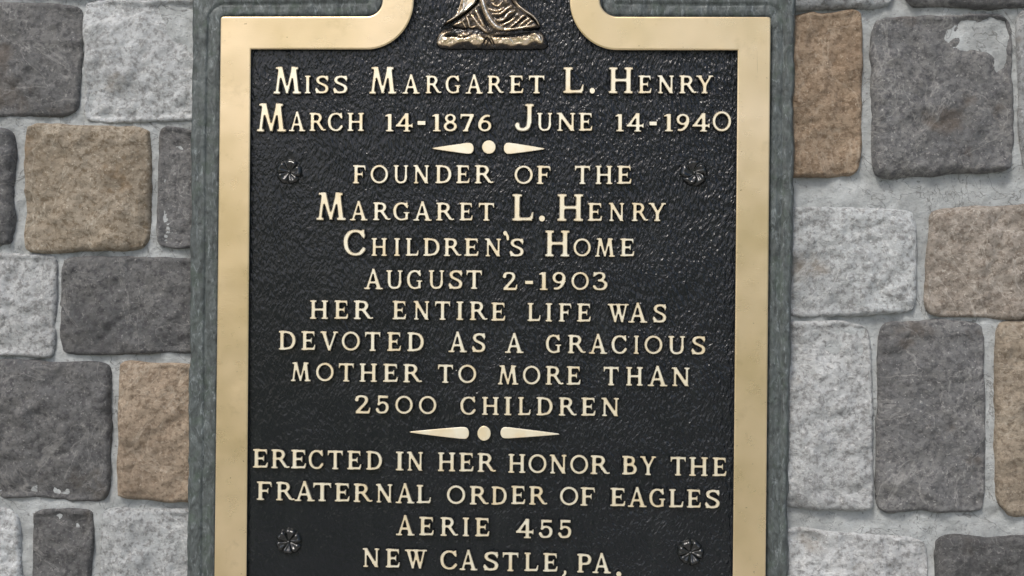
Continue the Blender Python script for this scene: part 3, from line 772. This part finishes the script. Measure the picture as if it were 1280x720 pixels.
# ---------------------------------------------------------------- relief figure: hem of a robe on a rounded base
def seg_d(X, Y, P):
    d = np.full(X.shape, 1e9); tt = np.zeros(X.shape); n = len(P)-1
    for i in range(n):
        a = np.array(P[i], float); ab = np.array(P[i+1], float)-a
        t = np.clip(((X-a[0])*ab[0]+(Y-a[1])*ab[1])/(ab@ab), 0, 1)
        k = np.hypot(X-a[0]-ab[0]*t, Y-a[1]-ab[1]*t); m = k < d
        d = np.where(m, k, d); tt = np.where(m, (i+t)/n, tt)
    return d, tt
def ridge(X, Y, P, w, amp, taper=True):
    P = [tuple(p) for p in catmull(P, 5)]
    d, t = seg_d(X, Y, P)
    a = amp*(np.clip(np.minimum(t, 1-t)*6, .25, 1) if taper else 1)
    return a*np.exp(-(d/w)**2)
def relief(name, outline, ridges, dome, edge_w, step=.55, noise=.25, lift=0, parent=plaque, pol=.38):
    P = np.array(catmull(outline+[outline[0]], 6)[:-1])
    x0, y0 = P.min(0)-2; x1, y1 = P.max(0)+2
    X, Y = np.meshgrid(np.arange(x0, x1, step), np.arange(y0, y1, step))
    s = -sdf_poly(P, X, Y)                                  # + inside, px
    h = dome*np.sqrt(np.clip(1-(1-np.clip(s/edge_w, 0, 1))**2, 0, 1))+lift*np.clip(s/1.2, 0, 1)
    rd = np.zeros_like(h)
    for r in ridges:
        rd = rd+ridge(X, Y, *r)
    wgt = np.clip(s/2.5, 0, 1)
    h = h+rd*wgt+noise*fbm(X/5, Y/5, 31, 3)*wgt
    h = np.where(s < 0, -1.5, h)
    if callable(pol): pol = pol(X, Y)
    polish_shade = np.clip(pol+rd*.20+.05*fbm(X/4, Y/4, 11, 3), 0, 1)*np.clip(s/2, .2, 1)  # antique finish, with fold highlights and groove shade painted into the colour
    hm = h*K
    XY = np.array([PW(640, 360, 0)])
    # straight map from photo pixels to the plaque plane (small area)
    o = np.array(PW(610, 30, .006)); ex = np.array(PW(710, 30, .006))-o; ey = np.array(PW(610, 130, .006))-o
    WX = o[0]+ex[0]*(X-610)/100+ey[0]*(Y-30)/100; WZ = o[1]+ex[1]*(X-610)/100+ey[1]*(Y-30)/100
    me, used = gridmesh(name, WX, -hm, WZ, mask=s > 0, flip=True)
    at = me.attributes.new('polish_shade', 'FLOAT', 'POINT'); at.data.foreach_set('value', polish_shade.ravel()[used].astype(np.float32))
    return link(name, me, RELIEF, parent)
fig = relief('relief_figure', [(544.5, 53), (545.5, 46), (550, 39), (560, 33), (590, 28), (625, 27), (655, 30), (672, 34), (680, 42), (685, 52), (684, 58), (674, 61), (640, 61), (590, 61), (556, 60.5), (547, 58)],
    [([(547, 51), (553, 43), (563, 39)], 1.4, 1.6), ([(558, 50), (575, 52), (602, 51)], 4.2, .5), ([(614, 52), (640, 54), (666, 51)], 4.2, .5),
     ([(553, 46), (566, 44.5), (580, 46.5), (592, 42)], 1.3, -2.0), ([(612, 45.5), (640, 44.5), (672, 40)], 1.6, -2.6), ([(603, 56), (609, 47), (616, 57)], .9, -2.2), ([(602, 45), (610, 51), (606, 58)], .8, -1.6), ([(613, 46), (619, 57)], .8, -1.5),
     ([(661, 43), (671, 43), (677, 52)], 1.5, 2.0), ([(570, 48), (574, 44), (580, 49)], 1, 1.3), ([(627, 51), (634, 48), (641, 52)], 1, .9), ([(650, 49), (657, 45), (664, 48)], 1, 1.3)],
    8.0, 20, noise=.9, pol=lambda X, Y: .10+.44*np.exp(-((Y-49+1.5*np.sin(X/7)+2.2*fbm(X/9, Y/9, 61, 2))/6.4)**4)*np.clip((681-X)/4, 0, 1)+.3*np.exp(-((X-551)/5)**2)*(Y < 50))  # gold front; the shaded underside is painted as a dark band
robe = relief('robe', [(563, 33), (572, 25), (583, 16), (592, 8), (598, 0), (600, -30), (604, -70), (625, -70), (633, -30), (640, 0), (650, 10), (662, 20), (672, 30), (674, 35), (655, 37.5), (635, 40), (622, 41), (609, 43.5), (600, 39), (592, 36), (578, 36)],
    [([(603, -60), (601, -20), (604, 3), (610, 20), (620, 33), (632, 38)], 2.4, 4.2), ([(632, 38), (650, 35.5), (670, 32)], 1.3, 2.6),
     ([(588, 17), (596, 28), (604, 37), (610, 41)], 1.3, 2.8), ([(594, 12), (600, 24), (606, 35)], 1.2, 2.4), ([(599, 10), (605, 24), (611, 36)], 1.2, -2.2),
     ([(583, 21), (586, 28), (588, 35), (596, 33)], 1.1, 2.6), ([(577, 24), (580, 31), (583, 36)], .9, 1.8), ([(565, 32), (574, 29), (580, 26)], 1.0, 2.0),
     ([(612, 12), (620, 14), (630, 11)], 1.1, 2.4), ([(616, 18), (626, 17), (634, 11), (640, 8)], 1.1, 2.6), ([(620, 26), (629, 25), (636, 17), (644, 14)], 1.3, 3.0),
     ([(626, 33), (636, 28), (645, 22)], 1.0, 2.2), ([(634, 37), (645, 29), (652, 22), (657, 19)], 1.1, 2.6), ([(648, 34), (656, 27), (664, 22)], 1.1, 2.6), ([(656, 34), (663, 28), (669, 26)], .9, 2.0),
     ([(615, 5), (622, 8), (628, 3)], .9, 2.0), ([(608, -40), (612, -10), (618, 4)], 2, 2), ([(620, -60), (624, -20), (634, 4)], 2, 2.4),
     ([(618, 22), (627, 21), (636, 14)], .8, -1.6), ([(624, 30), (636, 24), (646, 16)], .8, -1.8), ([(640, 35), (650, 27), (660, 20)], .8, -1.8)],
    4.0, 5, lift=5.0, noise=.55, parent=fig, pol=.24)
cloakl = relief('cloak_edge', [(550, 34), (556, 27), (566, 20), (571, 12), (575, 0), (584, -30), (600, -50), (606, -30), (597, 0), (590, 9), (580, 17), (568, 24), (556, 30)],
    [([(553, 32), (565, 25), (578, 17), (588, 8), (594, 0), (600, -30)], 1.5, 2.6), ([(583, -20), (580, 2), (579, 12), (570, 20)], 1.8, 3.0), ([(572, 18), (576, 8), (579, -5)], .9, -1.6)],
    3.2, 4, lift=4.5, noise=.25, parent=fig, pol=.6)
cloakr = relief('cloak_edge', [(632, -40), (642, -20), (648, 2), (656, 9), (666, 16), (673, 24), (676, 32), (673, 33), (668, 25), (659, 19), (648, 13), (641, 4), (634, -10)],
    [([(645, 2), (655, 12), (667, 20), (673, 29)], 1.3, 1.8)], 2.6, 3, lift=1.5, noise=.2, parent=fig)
